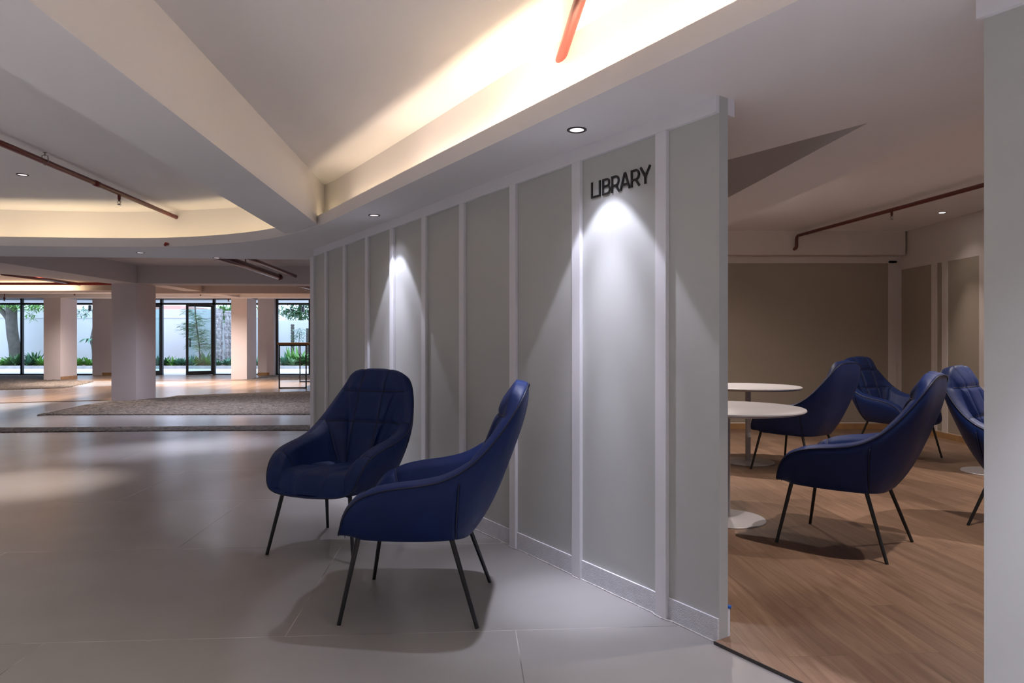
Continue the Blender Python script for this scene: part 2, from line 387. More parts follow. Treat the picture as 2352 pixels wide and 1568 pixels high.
# ------------------------------------------------------------------ LIBRARY sign
def ribbon(pts, wd, closed=False):
    """constant-width flat stroke in 2D -> list of left/right points"""
    P = [Vector(p) for p in pts]; n = len(P); out = []
    for i in range(n):
        if closed: a, c = P[i-1], P[(i+1) % n]
        else: a, c = P[max(i-1, 0)], P[min(i+1, n-1)]
        b = P[i]
        d1 = (b-a).normalized() if (b-a).length > 1e-9 else (c-b).normalized(); d2 = (c-b).normalized() if (c-b).length > 1e-9 else d1
        n1 = Vector((-d1.y, d1.x)); n2 = Vector((-d2.y, d2.x)); m = (n1+n2).normalized(); k = wd/2/max(.35, m.dot(n1))
        out.append((b+m*k, b-m*k))
    return out
def bowl(x0, x1, y0, y1, n=14):
    r = (y1-y0)/2; xs = x1-r*.95; return [(x0, y1)]+[(xs+(x1-xs)*math.cos(a), (y0+y1)/2+r*math.sin(a)) for a in [math.pi/2-math.pi*k/n for k in range(n+1)]]+[(x0, y0)]
SWD = .122
h = SWD/2
GL = {'L': (lambda w: [[(h, 1), (h, h), (w, h)]]),
      'I': (lambda w: [[(w/2, 0), (w/2, 1)]]),
      'B': (lambda w: [[(h, 0), (h, 1)], bowl(h, w*.93-h, .53, 1-h), bowl(h, w-h, h, .53)]),
      'R': (lambda w: [[(h, 0), (h, 1)], bowl(h, w*.95-h, .40, 1-h), [(w*.50, .42), (w-h*.9, 0)]]),
      'A': (lambda w: [[(h*.9, 0), (w/2-h*.1, 1)], [(w-h*.9, 0), (w/2+h*.1, 1)], [(w*.22, .30), (w*.78, .30)]]),
      'Y': (lambda w: [[(w/2, 0), (w/2, .44)], [(h*.7, 1), (w/2, .40), (w-h*.7, 1)]])}
sign = thing('library_sign', 'black raised letters reading LIBRARY high on the grey panel by the doorway', 'sign', (0, 0, 0))
CAP = .0785; BASE = 1.9085
M_SIGN = plain('black_acrylic', (.012, .012, .013), .35)
spans = [('L', 390, 550), ('I', 562, 600), ('B', 640, 820), ('R', 843, 1030), ('A', 1030, 1265), ('R', 1283, 1488), ('Y', 1488, 1727)]
for ch, a, b in spans:
    ta = twall(1320+a/9.8); tb = twall(1320+b/9.8); wd = (ta-tb)/CAP
    mb = MB()
    for st in GL[ch](wd):
        rb = ribbon(st, SWD); vs = []
        for off in (.002, .0075):
            for l, r in rb:
                for q in (l, r):
                    p = wp(ta-q.x*CAP, off); vs.append((p.x, p.y, BASE+q.y*CAP))
        n = len(rb); fs = []; m2 = 2*n
        for i in range(n-1):
            fs += [(2*i, 2*i+1, 2*i+3, 2*i+2), (m2+2*i, m2+2*i+2, m2+2*i+3, m2+2*i+1), (2*i, 2*i+2, m2+2*i+2, m2+2*i), (2*i+1, m2+2*i+1, m2+2*i+3, 2*i+3)]
        fs += [(0, m2, m2+1, 1), (2*n-2, 2*n-1, m2+2*n-1, m2+2*n-2)]
        mb.add(vs, fs)
    # small stand-off pin into the wall
    mid = wp((ta+tb)/2, 0)
    o = mb.build('letter', M_SIGN, sign); o['label'] = 'letter '+ch

# ------------------------------------------------------------------ hall ceiling, ring soffit and cove
lip = [(-12, 4.6), (-9, 6.1), (-7, 6.75), (-5.24, 6.98), (-4.3, 7.06), (-3.567, 7.05), (-2.857, 6.83), (-2.26, 6.46), (-1.74, 5.93), (-1.10, 4.955), (-.573, 4.135), (-.05, 3.322), (.3406, 2.715), (.824, 1.96), (1.45, .97), (2.1, -.05), (3.0, -1.45), (4.1, -3.2)]
rec = [(-12, 4.95), (-9, 6.42), (-7, 7.02), (-5.42, 7.25), (-4.6, 7.36), (-4.0, 7.37), (-2.95, 7.16), (-2.25, 6.74), (-1.69, 6.13), (-1.10, 5.26), (-.50, 4.32), (.009, 3.512), (.473, 2.80), (1.0, 1.97), (1.60, 1.03), (2.25, 0.0), (3.16, -1.42), (4.3, -3.2)]
LIP = [Vector((p.x, p.y)) for p in cr([(a, b, 0) for a, b in lip], 6)]
REC = [Vector((p.x, p.y)) for p in cr([(a, b, 0) for a, b in rec], 6)]
LL = Vector((1.172, 3.676)); LD = Vector((.570, -.8217))
libnear = LL+LD*8.2; libfar = LL-LD*5.5
outer = [tuple(libnear), tuple(libfar), (-2.46, 8.17), (-5.89, 7.86), (-12, 7.3)]
def band(curve, th, z0, z1):
    """vertical strip following a plan curve, thickness th to its left"""
    mb = MB(); n = len(curve); vs = []
    for i, p in enumerate(curve):
        t = (curve[min(i+1, n-1)]-curve[max(i-1, 0)]).normalized(); nn = Vector((-t.y, t.x))*th
        vs += [(p.x, p.y, z0), (p.x, p.y, z1), (p.x+nn.x, p.y+nn.y, z1), (p.x+nn.x, p.y+nn.y, z0)]
    fs = []
    for i in range(n-1):
        for k in range(4): fs.append((4*i+k, 4*i+(k+1) % 4, 4*i+4+(k+1) % 4, 4*i+4+k))
    return mb.add(vs, fs+[(0, 1, 2, 3), (4*n-4, 4*n-3, 4*n-2, 4*n-1)])
o = MB().prism([tuple(p) for p in LIP]+outer, SOF, SOF+.012).build('ceiling', M_SOF); struct(o, 'flat lowered ceiling ring over the panelled wall')
o = band(LIP, .014, SOF+.0118, 2.272).build('trim_15', M_SOF, auto=.5); struct(o, 'curved upstand lip of the lit ceiling cove')
o = band(REC, .03, SOF+.008, HC+.05).build('wall_cove', M_CEIL, auto=.5); struct(o, 'curved cove wall above the lip')
REC2 = [(p.x+.05, p.y+.05) for p in REC]
o = MB().prism(REC2+[(4.4, -3.3), (-20.3, -3.3), (-20.3, 4.9)], HC, HC+.12).build('ceiling', M_CEIL); struct(o, 'raised hall ceiling inside the cove')
# closing faces above the ring
w = MB()
w.obox(LL, LD, -5.5, 8.2, (LD.y, -LD.x), -.0, .03, SOF+.006, LC+.05)
o = w.build('wall_library_fascia', M_LIBW); struct(o)
w = MB()
for (a, b) in (((-1.9, 8.2), (-2.46, 8.17)), ((-2.46, 8.17), (-5.89, 7.86)), ((-5.89, 7.86), (-20.3, 6.55))):
    a = Vector(a); b = Vector(b); d = (b-a).normalized(); w.obox(a, d, -.01, (b-a).length+.01, (d.y, -d.x), 0, .03, SOF+.006, FC+.05)
o = w.build('wall_far_fascia', M_BEAMF); struct(o)
# deep beam across the raised ceiling
def bx(Y, side): return -1.29-.064*Y-(0 if side else .412)
o = MB().prism([(bx(-3.2, 1), -3.2), (bx(7.3, 1), 7.3), (bx(7.3, 0), 7.3), (bx(-3.2, 0), -3.2)], 2.20, HC+.01).build('beam', M_CEIL); struct(o, 'deep painted beam crossing the raised ceiling')
# cove led strips lying in the trough
cove = thing('cove_light_strip', 'thin warm light strip hidden along the ceiling cove', 'light strip')
for (i0, i1, pw, c) in ((2, 8, 3, WARM2), (8, 14, 2, WARM2), (14, 19, 1.0, WARM2), (19, 24, 1.0, WARM2), (24, 30, .55, WARM2), (30, 36, .35, WARM2), (36, 42, .4, WARM2),
                        (44, 49, 1.5, (1, .8, .45)), (51, 58, .9, (1, .78, .62)), (58, 65, 2.2, (1, .80, .66)), (65, 71, 5.5, (1, .80, .52)), (71, 78, 5.5, (1, .78, .47)), (78, 86, 5, (1, .78, .47)), (86, 96, 6, WARM)):
    a = LIP[i0].lerp(REC[i0], .30); b = LIP[i1].lerp(REC[i1], .30); m_ = (a+b)/2; d = b-a
    strip(m_.x, m_.y, SOF+.026, math.atan2(d.y, d.x), d.length*.98, .02, pw*.36, c).rotation_euler = (math.pi, 0, math.atan2(d.y, d.x))
    dn = d.normalized()
    MB().obox(a, dn, .01, d.length-.01, (-dn.y, dn.x), -.012, .012, SOF+.012, SOF+.022).build('led_strip', M_LED, cove)

# ------------------------------------------------------------------ library shell
o = MB().prism([tuple(libfar+Vector((-.3, .2))), (-2.6, 9.6), (7, 9.6), (7, -3.3), tuple(libnear)], LC, LC+.1).build('ceiling', M_SOF); struct(o, 'library ceiling')
o = MB().prism([(1.505+.078*(4.72-Y)+dx, Y) for Y, dx in ((9.3, 0), (-1.0, 0))]+[(1.866+.078*(5.85-Y), Y) for Y in (-1.0, 9.3)], 2.2, LC+.01).build('beam', M_SOF); struct(o, 'deep beam across the library ceiling')
BY = 9.30; RX = 5.30
w = MB().box(-2.6, RX+.2, BY, BY+.12, 0, LC+.05); o = w.build('wall_back', M_LIBW); struct(o, 'back wall of the library')
o = MB().box(-2.1, 5.12, BY-.006, BY, .11, 2.265).build('wall_back_panel', M_PANEL2); struct(o, 'wide taupe panel on the library back wall')
w = MB(); w.box(-2.1, 5.23, BY-.014, BY, 2.265, 2.355); w.box(5.12, 5.23, BY-.014, BY, .08, 2.3)
o = w.build('trim_16', M_LIBW); struct(o, 'pale frame around the taupe panel')
o = MB().box(-2.1, 5.27, BY-.16, BY, 2.36, LC).build('beam', M_LIBW); struct(o, 'boxed beam along the library back wall')
o = MB().box(-2.1, RX, BY-.018, BY, .012, .085).build('baseboard_back', M_OAK); struct(o)
o = MB().box(RX, RX+.12, -.5, BY, 0, LC+.05).build('wall_library_right', M_LIBW); struct(o, 'right wall of the library with taupe panels')
w = MB(); w.box(RX-.012, RX, 7.95, BY-.02, .09, 2.19)
w = MB()
ptop = 2.175
for y0, y1 in ((8.60, 9.28), (8.39, 8.50), (7.72, 8.29), (6.9, 7.6), (6.1, 6.8)):
    w.box(RX-.004, RX, y0, y1, .10, ptop)
o = w.build('wall_library_right_panels', M_PANEL2); struct(o)
for i, (y0, y1) in enumerate(((8.50, 8.60), (8.29, 8.39), (7.60, 7.72))):
    o = MB().box(RX-.018, RX, y0, y1, .085, ptop).build('trim_%d' % (17+i), M_LIBW); struct(o)
o = MB().box(RX-.02, RX, 0, BY-.018, .012, .085).build('baseboard_library_right', M_OAK); struct(o)
w = MB(); w.prism([tuple(wp(TEND, 0)), tuple(wp(TEND, -TH)), (-2.0, 9.42), (-2.16, 9.42)], 0, LC+.05)
o = w.build('wall_end', M_PANEL); struct(o)
o = MB().box(3.0, 7, -3.3, -3.2, 0, 2.8).build('wall_near', M_LIBW); struct(o)

# ------------------------------------------------------------------ hall outer walls
o = MB().box(-20.5, 7, -3.35, -3.2, 0, 2.8).build('wall_behind', M_COLM); struct(o)
o = MB().box(-20.6, -20.4, -3.2, 24.6, 0, 3.0).build('wall_left', M_COLM); struct(o)
w = MB().prism([(-2.05, 9.42), (-6.5, 24.5), (-6.3, 24.6), (-1.85, 9.5)], 0, 3.0); o = w.build('wall_far_right', M_COLM); struct(o)
o = MB().prism([(-20.5, 6.5), (-2.3, 8.1), (-1.9, 9.5), (-4, 16), (-5.6, 21.0), (-20.5, 21.0)], FC, FC+.1).build('ceiling', M_BEAMF); struct(o, 'far hall ceiling')
o = MB().prism([(-20.5, 20.9), (-5.5, 20.9), (-6.4, 24.7), (-20.5, 24.7)], 2.80, 2.9).build('ceiling', M_CEIL); struct(o, 'ceiling by the garden windows')

# far columns: (front left px, corner px, right px, base y px, top z)
def column(xl, xc, xr, yb, ztop, label):
    c = fl(xc, yb); a = fl(xl, yb)
    depth = c.y*(xr-xc)/(1075-xr)
    ux = -.064*depth
    o = MB().prism([(a.x, a.y), (c.x, c.y), (c.x+ux, c.y+depth), (a.x+ux, a.y+depth)], 0, ztop).build('column', M_COLM, bevel=.006)
    struct(o, label); return c, depth
column(255.5, 313, 358, 924, 2.36, 'thick square column standing in the gravel bed')
column(100, 139, 177, 873, 2.56, 'column in front of the left garden windows')
column(531, 567, 589, 871.5, 2.58, 'column right of the open glass doors')
# beams over the columns
w = MB().prism([(-7.385, 13.44), (-7.90, 13.44), (-8.63, 11.5), (-9.7, 8.6), (-10.5, 6.4), (-7.40, 6.4)], 2.34, FC+.01)
o = w.build('beam', M_BEAMF); struct(o, 'beam running from the thick column towards the viewer')
o = MB().prism([(-7.39, 13.45), (-7.42, 13.95), (-2.9, 14.25), (-2.9, 13.65)], 2.345, FC+.01).build('beam', M_BEAMF); struct(o, 'cross beam right of the thick column')
a = at(358, 651, 14.0); b = at(560, 684.5, 21.7)
vs = []
for p, wd in ((a, .40), (b, .45)):
    vs += [(p.x-wd, p.y, p.z), (p.x, p.y, p.z), (p.x, p.y, FC+.01), (p.x-wd, p.y, FC+.01)]
w = MB().add(vs, [(0, 1, 2, 3), (4, 7, 6, 5), (0, 4, 5, 1), (1, 5, 6, 2), (2, 6, 7, 3), (3, 7, 4, 0)])
o = w.build('beam', M_BEAMF); struct(o, 'diagonal beam between the columns')
o = MB().box(-9.6, -4.0, 17.2, 17.6, at(0, 673.5, 17.2).z, FC+.01).build('beam', M_BEAMF); struct(o, 'second cross beam')
o = MB().box(-20.4, -5.4, 21.1, 21.5, 2.555, 2.81).build('beam', M_CEIL); struct(o, 'beam in front of the garden windows')
# far warm cove ring
fl_ = [Vector((x, 17.05-.012*(x+12)**2)) for x in [-19, -17, -15, -13, -12, -11, -10, -9.2]]
o = MB().prism([tuple(p) for p in fl_]+[(-9.2, 17.5), (-19, 17.6)], 2.425, 2.437).build('ceiling', M_CEIL); struct(o, 'far lowered ceiling ring')
o = band(fl_, .015, 2.425, 2.47).build('trim_22', M_CEIL); struct(o)
o = MB().box(-19.5, -9.2, 17.5, 17.56, 2.43, FC+.01).build('wall_far_cove', M_CEIL); struct(o)
for x, p in ((-16.8, 7), (-14.2, 9), (-12.2, 4)):
    strip(x, 17.36, 2.452, 0, 1.9, .03, p, (1, .68, .38))
MB().box(-18, -11, 17.33, 17.39, 2.437, 2.447).build('led_strip', M_LED, cove)

# ------------------------------------------------------------------ gravel beds, wood decks
def zone(keys_n, keys_f, nx, ny, z0, amp, mound=None):
    """surface between a near and far edge given in photo pixels on the floor plane"""
    def itp(k, x):
        for (xa, ya), (xb, yb) in zip(k, k[1:]):
            if x <= xb: return ya+(yb-ya)*max(0, (x-xa)/(xb-xa))
        return k[-1][1]
    x0, x1 = keys_n[0][0], keys_n[-1][0]; vs = []
    for i in range(nx+1):
        px = x0+(x1-x0)*i/nx; a = fl(px, itp(keys_n, px)); b = fl(px, itp(keys_f, px))
        for j in range(ny+1):
            p = a.lerp(b, j/ny); e = min(1, 4*min(j/ny, 1-j/ny)) if amp else 1
            z = z0+(amp*e*(noise.noise((p.x*3, p.y*3, 0))+.4*noise.noise((p.x*11, p.y*11, 4))) if amp else 0)
            if mound:
                z += mound[3]*math.exp(-((p.x-mound[0])**2+(p.y-mound[1])**2)/mound[2]**2)*e
            vs.append((p.x, p.y, max(z, .003)))
    top = len(vs); m = ny+1
    fs = [(i*m+j, (i+1)*m+j, (i+1)*m+j+1, i*m+j+1) for i in range(nx) for j in range(ny)]
    loop = [i*m for i in range(nx+1)]+[nx*m+j for j in range(1, m)]+[i*m+ny for i in range(nx-1, -1, -1)]+[j for j in range(ny-1, 0, -1)]
    for k in loop: vs.append((vs[k][0], vs[k][1], -.01))
    n = len(loop)
    fs += [(loop[i], top+i, top+(i+1) % n, loop[(i+1) % n]) for i in range(n)]
    return MB().add(vs, fs)
def stuff(o, label, cat): return tag(o, label, cat, kind='stuff')
o = zone([(85, 955), (107, 953.4), (400, 953), (780, 952.5)], [(85, 954.5), (160, 937), (255, 921), (313, 917), (358, 914), (372, 915), (407, 909), (560, 903), (780, 897)], 120, 16, .008, .03, (-7.5, 13.7, 1.6, .05)).build('gravel_bed', M_GRAVEL, smooth=True)
stuff(o, 'wide bed of loose brown gravel around the thick column', 'gravel')
o = zone([(-80, 994.5), (0, 993.7), (367, 989.8), (760, 988.4)], [(-80, 983), (0, 982.3), (367, 979.8), (760, 975.6)], 160, 5, .006, .012).build('gravel_strip', M_GRAVEL, smooth=True)
stuff(o, 'narrow strip of gravel let into the concrete floor', 'gravel')
o = zone([(-80, 900), (0, 896.7), (150, 892), (214, 877)], [(-80, 862.5), (0, 862.2), (100, 862.2), (141, 873), (214, 876)], 70, 14, .02, .03).build('gravel_bed', M_GRAVEL, smooth=True)
stuff(o, 'grey gravel bed by the left garden windows', 'gravel')
o = zone([(563, 873.6), (580, 874.6), (780, 871)], [(563, 873), (590, 868.5), (625, 862.2), (735, 862)], 50, 8, .02, .02).build('gravel_bed', M_GRAVEL, smooth=True)
stuff(o, 'gravel bed under the right garden window', 'gravel')
o = zone([(-80, 928), (0, 926), (255, 919), (358, 914.6), (372, 915.3), (407, 909.3), (560, 903.3), (780, 897.4)], [(-80, 900), (0, 896.7), (255, 887.5), (358, 883.5), (440, 880.5), (502, 876), (575, 874), (780, 871)], 60, 2, .012, 0).build('floor', M_WOODF)
struct(o, 'honey coloured wooden path through the far hall')
o = zone([(140, 874.3), (255, 875), (502, 875), (555, 873.3), (589, 868.7), (624, 862)], [(140, 873.4), (177, 867), (222, 861.8), (624, 861.6)], 50, 2, .012, 0).build('floor', M_WOODF)
struct(o, 'wooden strip in front of the glass doors')

# ------------------------------------------------------------------ garden windows and doors (plane Y = 24.4)
GY = 24.4; K = GY/F
def gx(px): return (px-CX)*K
def gz(py): return EYE+(CY-py)*K
def window(n, xs, head, label, left=True, right=True, sill=True):
    t = thing('window_%d' % n, label, 'window', (0, 0, 0)); t['kind'] = 'structure'; del t['category']
    x0, x1 = gx(xs[0]), gx(xs[-1]); z1 = gz(head); fr = MB(); r = .035
    fr.box(x0, x1, GY-.04, GY+.04, z1-.05, z1)
    if sill: fr.box(x0, x1, GY-.04, GY+.04, 0.0, .05)
    if left: fr.box(x0, x0+.06, GY-.04, GY+.04, 0, z1)
    if right: fr.box(x1-.06, x1, GY-.04, GY+.04, 0, z1)
    fr.build('window_frame', M_FRAME, t)
    MB().box(x0, x1, GY-.035, GY+.035, gz(700), gz(695.5)).build('transom', M_FRAME, t)
    for x in xs[1:-1]: MB().box(gx(x)-.035, gx(x)+.035, GY-.05, GY+.05, 0, z1).build('mullion', M_FRAME, t)
    MB().box(x0+.01, x1-.01, GY-.004, GY+.004, .02, z1-.01).build('pane', M_GLASS, t)
    return t
window(1, [-140, -60, 51, 140], 682, 'tall black framed garden window at the left edge')
window(2, [140, 221.5], 682, 'narrow garden window between two columns')
window(3, [300, 372], 684, 'window left of the open glass doors', right=False)
window(4, [492, 598], 684, 'window right of the open glass doors', left=False)
window(5, [635.5, 712, 790], 686, 'garden window seen behind the tall table', right=True)
# door frame and two leaves opened inwards
t = thing('door_1', '', 'door'); t['kind'] = 'structure'; del t['category']; t['label'] = 'black frame of the open garden doors'
w = MB(); w.box(gx(369), gx(374.5), GY-.05, GY+.05, 0, gz(684)); w.box(gx(489.5), gx(495), GY-.05, GY+.05, 0, gz(684)); w.box(gx(369), gx(495), GY-.05, GY+.05, gz(700), gz(695.5)); w.box(gx(369), gx(495), GY-.04, GY+.04, gz(686.5), gz(683.5))
w.build('door_frame', M_FRAME, t); MB().box(gx(374), gx(490), GY-.004, GY+.004, gz(696), gz(686)).build('pane', M_GLASS, t)
def leaf(n, hinge_px, free, label):
    h_ = Vector((gx(hinge_px), GY-.03)); f_ = Vector(free); d = (f_-h_).normalized(); L = (f_-h_).length; nn = (d.y, -d.x)
    t = thing('door_%d' % n, '', 'door'); t['kind'] = 'structure'; del t['category']; t['label'] = label
    z1 = gz(700.5); w = MB()
    w.obox(h_, d, 0, .075, nn, -.022, .022, .02, z1); w.obox(h_, d, L-.075, L, nn, -.022, .022, .02, z1)
    w.obox(h_, d, .07, L-.07, nn, -.022, .022, z1-.08, z1); w.obox(h_, d, .07, L-.07, nn, -.022, .022, .02, .16)
    w.build('door_frame', M_FRAME, t)
    MB().obox(h_, d, .07, L-.07, nn, -.004, .004, .15, z1-.07).build('pane', M_DGLASS, t)
    for s in (-.05, .05):
        p = h_+d*(L-.13)+Vector(nn)*s
        MB().tube([(p.x, p.y, 1.0), (p.x, p.y, 1.30)], .012, 8).build('door_handle', M_BLACK, t)
leaf(2, 490.5, (gx(490)-.66, GY-.66), 'right glass door leaf standing open into the hall')
leaf(3, 372.5, (gx(372)-.62, GY-.70), 'left glass door leaf standing open into the hall')
# pilasters and head wall
w = MB(); w.box(gx(222), gx(300), GY-.25, GY+.15, 0, 2.82); o = w.build('wall_window_pier', M_COLM); struct(o, 'plaster pier left of the glass doors')
w = MB(); w.box(gx(598), gx(635), GY-.25, GY+.15, 0, 2.82); o = w.build('wall_window_pier', M_COLM); struct(o, 'plaster pier left of the right garden window')
w = MB(); w.box(gx(-330), gx(-140), GY-.1, GY+.15, 0, 2.82); o = w.build('wall_window_pier', M_COLM); struct(o)
o = MB().box(-20.5, -6.2, GY-.08, GY+.15, 2.78, 3.0).build('wall_window_head', M_CEIL); struct(o)
o = MB().box(gx(245), gx(300), GY-.27, GY-.25, 0.012, .1).build('baseboard_pier_left', M_OAK); struct(o)
o = MB().box(gx(598), gx(624), GY-.27, GY-.25, .012, .1).build('baseboard_pier_right', M_OAK); struct(o)
c = fl(139, 873); MB().prism([(c.x+.005, c.y+.0), (c.x+.03, c.y), (c.x-.064*.8+.03, c.y+.86), (c.x-.064*.8+.005, c.y+.86)], .0, .11).build('baseboard_column', M_OAK); struct(bpy.data.objects['baseboard_column'])

# ------------------------------------------------------------------ garden
o = MB().box(-34, 0, 24.5, 45, -.2, -.005).build('ground_paving', M_PAVE); struct(o, 'pale paving outside the windows')
o = MB().box(-34, 0, 30.0, 30.15, -.01, .13).build('kerb', M_KERB); struct(o, 'low stone kerb of the planting bed')
o = MB().box(-34, 0, 30.15, 32.95, -.01, .07).build('soil_bed', M_SOIL); stuff(o, 'brown soil of the garden bed behind the kerb', 'soil')
w = MB().box(-34, gx(597)*33/24.4, 33.0, 33.2, 0, 2.76); w.box(gx(597)*33/24.4, 0, 33.0, 33.2, 0, 2.22)
w.box(-34, gx(597)*33/24.4, 32.97, 33.0, 2.33, 2.35)
o = w.build('wall_garden', M_GWALL); struct(o, 'pale painted garden boundary wall')
o = MB().box(-34, 0, 32.96, 33.0, 0, .34).build('wall_garden_base', M_GWBASE); struct(o)
o = MB().box(-30, -4, 24.55, 27.6, 2.69, 2.86).build('canopy', M_CEIL); struct(o, 'canopy slab over the terrace')
o = MB().box(-24.6, -22.3, 46, 50, 0, 3.62).build('house', M_BRICKB); tag(o, 'red rendered house beyond the garden wall', 'house')

def leaf_blade(mb, base, az, length, width, rise, droop, n=5):
    d = Vector((math.cos(az), math.sin(az), 0)); s = Vector((-d.y, d.x, 0)); vs = []
    for i in range(n+1):
        t = i/n; p = Vector(base)+d*length*t*math.cos(rise)*(1)+Vector((0, 0, length*(math.sin(rise)*t-droop*t*t)))
        wv = width*math.sin(math.pi*min(.98, .12+.88*t))*.5
        vs += [p-s*wv+Vector((0, 0, wv*.3)), p+Vector((0, 0, -wv*.1)), p+s*wv+Vector((0, 0, wv*.3))]
    fs = []
    for i in range(n): fs += [(3*i, 3*i+1, 3*i+4, 3*i+3), (3*i+1, 3*i+2, 3*i+5, 3*i+4)]
    mb.add(vs, fs)
def tuft(loc, hgt, n, wd, mat, label, name='leafy_plant', spread=.9):
    mb = MB()
    for i in range(n):
        az = random.uniform(0, 2*math.pi); leaf_blade(mb, (random.uniform(-.06, .06), random.uniform(-.06, .06), 0), az, hgt*random.uniform(.6, 1.15), wd*random.uniform(.7, 1.2), random.uniform(.6, 1.45)*spread, random.uniform(.1, .5))
    o = mb.build(name, mat, smooth=True); o.location = loc; tag(o, label, 'plant', 'plants in the garden bed'); return o
gp = [(8, 27, .75, 1, 'low green plant left of the big tree trunk'), (20, 31, .9, 1, 'bright upright plant at the foot of the big tree'), (36, 30.7, 1.2, 0, 'dark leafy plant in front of the big tree trunk'),
      (64, 30.8, 1.0, 2, 'blue green plant right of the dark window mullion'), (80, 31.2, 1.35, 0, 'broad leaved plant beside the left column'), (95, 30.8, .8, 1, 'low plant close to the left column'),
      (181, 30.7, .9, 1, 'green plant at the left of the narrow window'), (205, 30.8, .8, 1, 'small bright plant in the narrow window'),
      (364, 30.8, .8, 2, 'plant seen through the left door leaf'), (383, 30.9, .95, 0, 'upright green plant at the left of the doorway'), (397, 30.6, .7, 1, 'low bright plant in the doorway'), (411, 30.7, .7, 2, 'bluish plant low in the doorway'),
      (424, 30.9, .9, 2, 'bushy plant in the middle of the doorway'), (438, 30.7, .85, 2, 'wide bluish plant in the doorway'), (450, 30.7, .8, 1, 'plant beside the open door edge'),
      (470, 30.9, 1.1, 3, 'pale spiky plant behind the right door leaf'), (482, 30.7, .8, 1, 'plant low behind the door hinge'), (500, 30.7, .5, 2, 'tiny plant at the foot of the stone pillars'), (524, 30.8, .85, 2, 'bluish plant right of the stone pillars'),
      (593, 30.8, .8, 2, 'plant between column and pier'),
      (656, 30.8, .9, 2, 'blue green plant at the left of the right window'), (672, 30.6, .75, 3, 'pale spreading plant low in the right window'), (668, 31.3, 1.3, 1, 'bright green plant at the foot of the slim trunk'),
      (688, 31.2, 1.35, 1, 'tall bright plant in the right window'), (704, 31, 1.2, 0, 'dark plant near the table leg'), (722, 31, 1.2, 1, 'plant at the right end of the bed')]
gp[0] = (8, 30.9, .75, 1, gp[0][4])
for px, Y, hh, mi, lab in gp:
    tuft(((px-CX)/F*Y, Y, .06), hh*.78, 44, .12, M_LEAF[mi], lab)
# stepped stone pillars
for px, w_, py, Y, lab in ((500, 11, 711, 31.2, 'tall rough stone pillar left in the window'), (507, 7, 712, 31.9, 'rough stone pillar behind the tall one'), (520, 7, 716, 31.5, 'rough stone pillar nearer the column'), (528, 6, 716, 31.9, 'stone pillar partly hidden by the column')):
    p = at(px, py, Y); hw = w_/F*Y/2; mb = MB(); z = 0
    while z < p.z:
        j = random.uniform(-.025, .025); mb.box(-hw+j, hw+j, -hw, hw, z, min(z+.16, p.z)); z += .165
    o = mb.build('stone_pillar', M_STONE, bevel=.01); o.location = (p.x, Y, .05); tag(o, lab, 'pillar', 'stone pillars in the garden')
def blob_tree(name, label, trunk_pts, radii, crown, nleaf, lw, mat, blen=.28):
    t = thing(name, label, 'tree', trunk_pts[0]); off = Vector(trunk_pts[0])
    p = cr([Vector(q)-off for q in trunk_pts], 5); r = [radii[0]+(radii[1]-radii[0])*i/(len(p)-1) for i in range(len(p))]
    MB().tube(p, r, 14).build('trunk', M_BARK, t, smooth=True)
    mb = MB()
    for (c, rad, n) in crown:
        c = Vector(c)-off
        for i in range(n):
            u = Vector((random.gauss(0, 1), random.gauss(0, 1), random.gauss(0, 1))).normalized()*random.random()**.5
            q = c+Vector((u.x*rad[0], u.y*rad[1], u.z*rad[2]))
            leaf_blade(mb, q, random.uniform(0, 6.28), blen*random.uniform(.6, 1.2), lw, random.uniform(-.6, .8), .3, 3)
    mb.build('foliage', mat, t, smooth=True); return t
A = lambda px, py, Y: tuple(at(px, py, Y))
bt = blob_tree('garden_tree', 'big grey trunked tree behind the left window', [A(37, 845, 31.6), A(34, 800, 31.6), A(28, 760, 31.6), A(26, 720, 31.6), A(29, 690, 31.6), A(38, 655, 31.6)], (.24, .22),
          [(A(10, 700, 31.6), (1.3, .8, .30), 300), (A(80, 702, 31.6), (1.9, .8, .24), 420), (A(70, 722, 31.6), (.25, .3, .4), 40)], 0, .06, M_LEAF[1])
tb = MB().tube([Vector(A(30, 745, 31.6))-Vector(A(37, 845, 31.6)), Vector(A(12, 722, 31.5))-Vector(A(37, 845, 31.6)), Vector(A(-10, 700, 31.4))-Vector(A(37, 845, 31.6))], [.16, .12, .09], 10).build('branch', M_BARK, bt, smooth=True)
blob_tree('garden_tree', 'dark curved trunk at the edge of the narrow window', [A(221, 850, 31.5), A(218, 800, 31.5), A(214, 782, 31.5), A(219, 755, 31.5), A(226, 715, 31.5), A(222, 660, 31.5)], (.14, .12),
          [(A(190, 712, 31.5), (.7, .4, .22), 60), (A(188, 722, 31.5), (.25, .3, .2), 20)], 0, .05, M_LEAF[2])
pt = thing('palm_plant', 'small palm with drooping fronds in the narrow window', 'plant', A(214, 842, 31))
mb = MB(); mb.tube([(0, 0, 0), (0, 0, 1.2)], .05, 8); mb.build('stem', M_BARK, pt)
mb = MB()
for k in range(11): leaf_blade(mb, (0, 0, 1.15), k*.6+random.random()*.3, .8, .16, .7, .75, 7)
mb.build('frond', M_LEAF[2], pt, smooth=True)
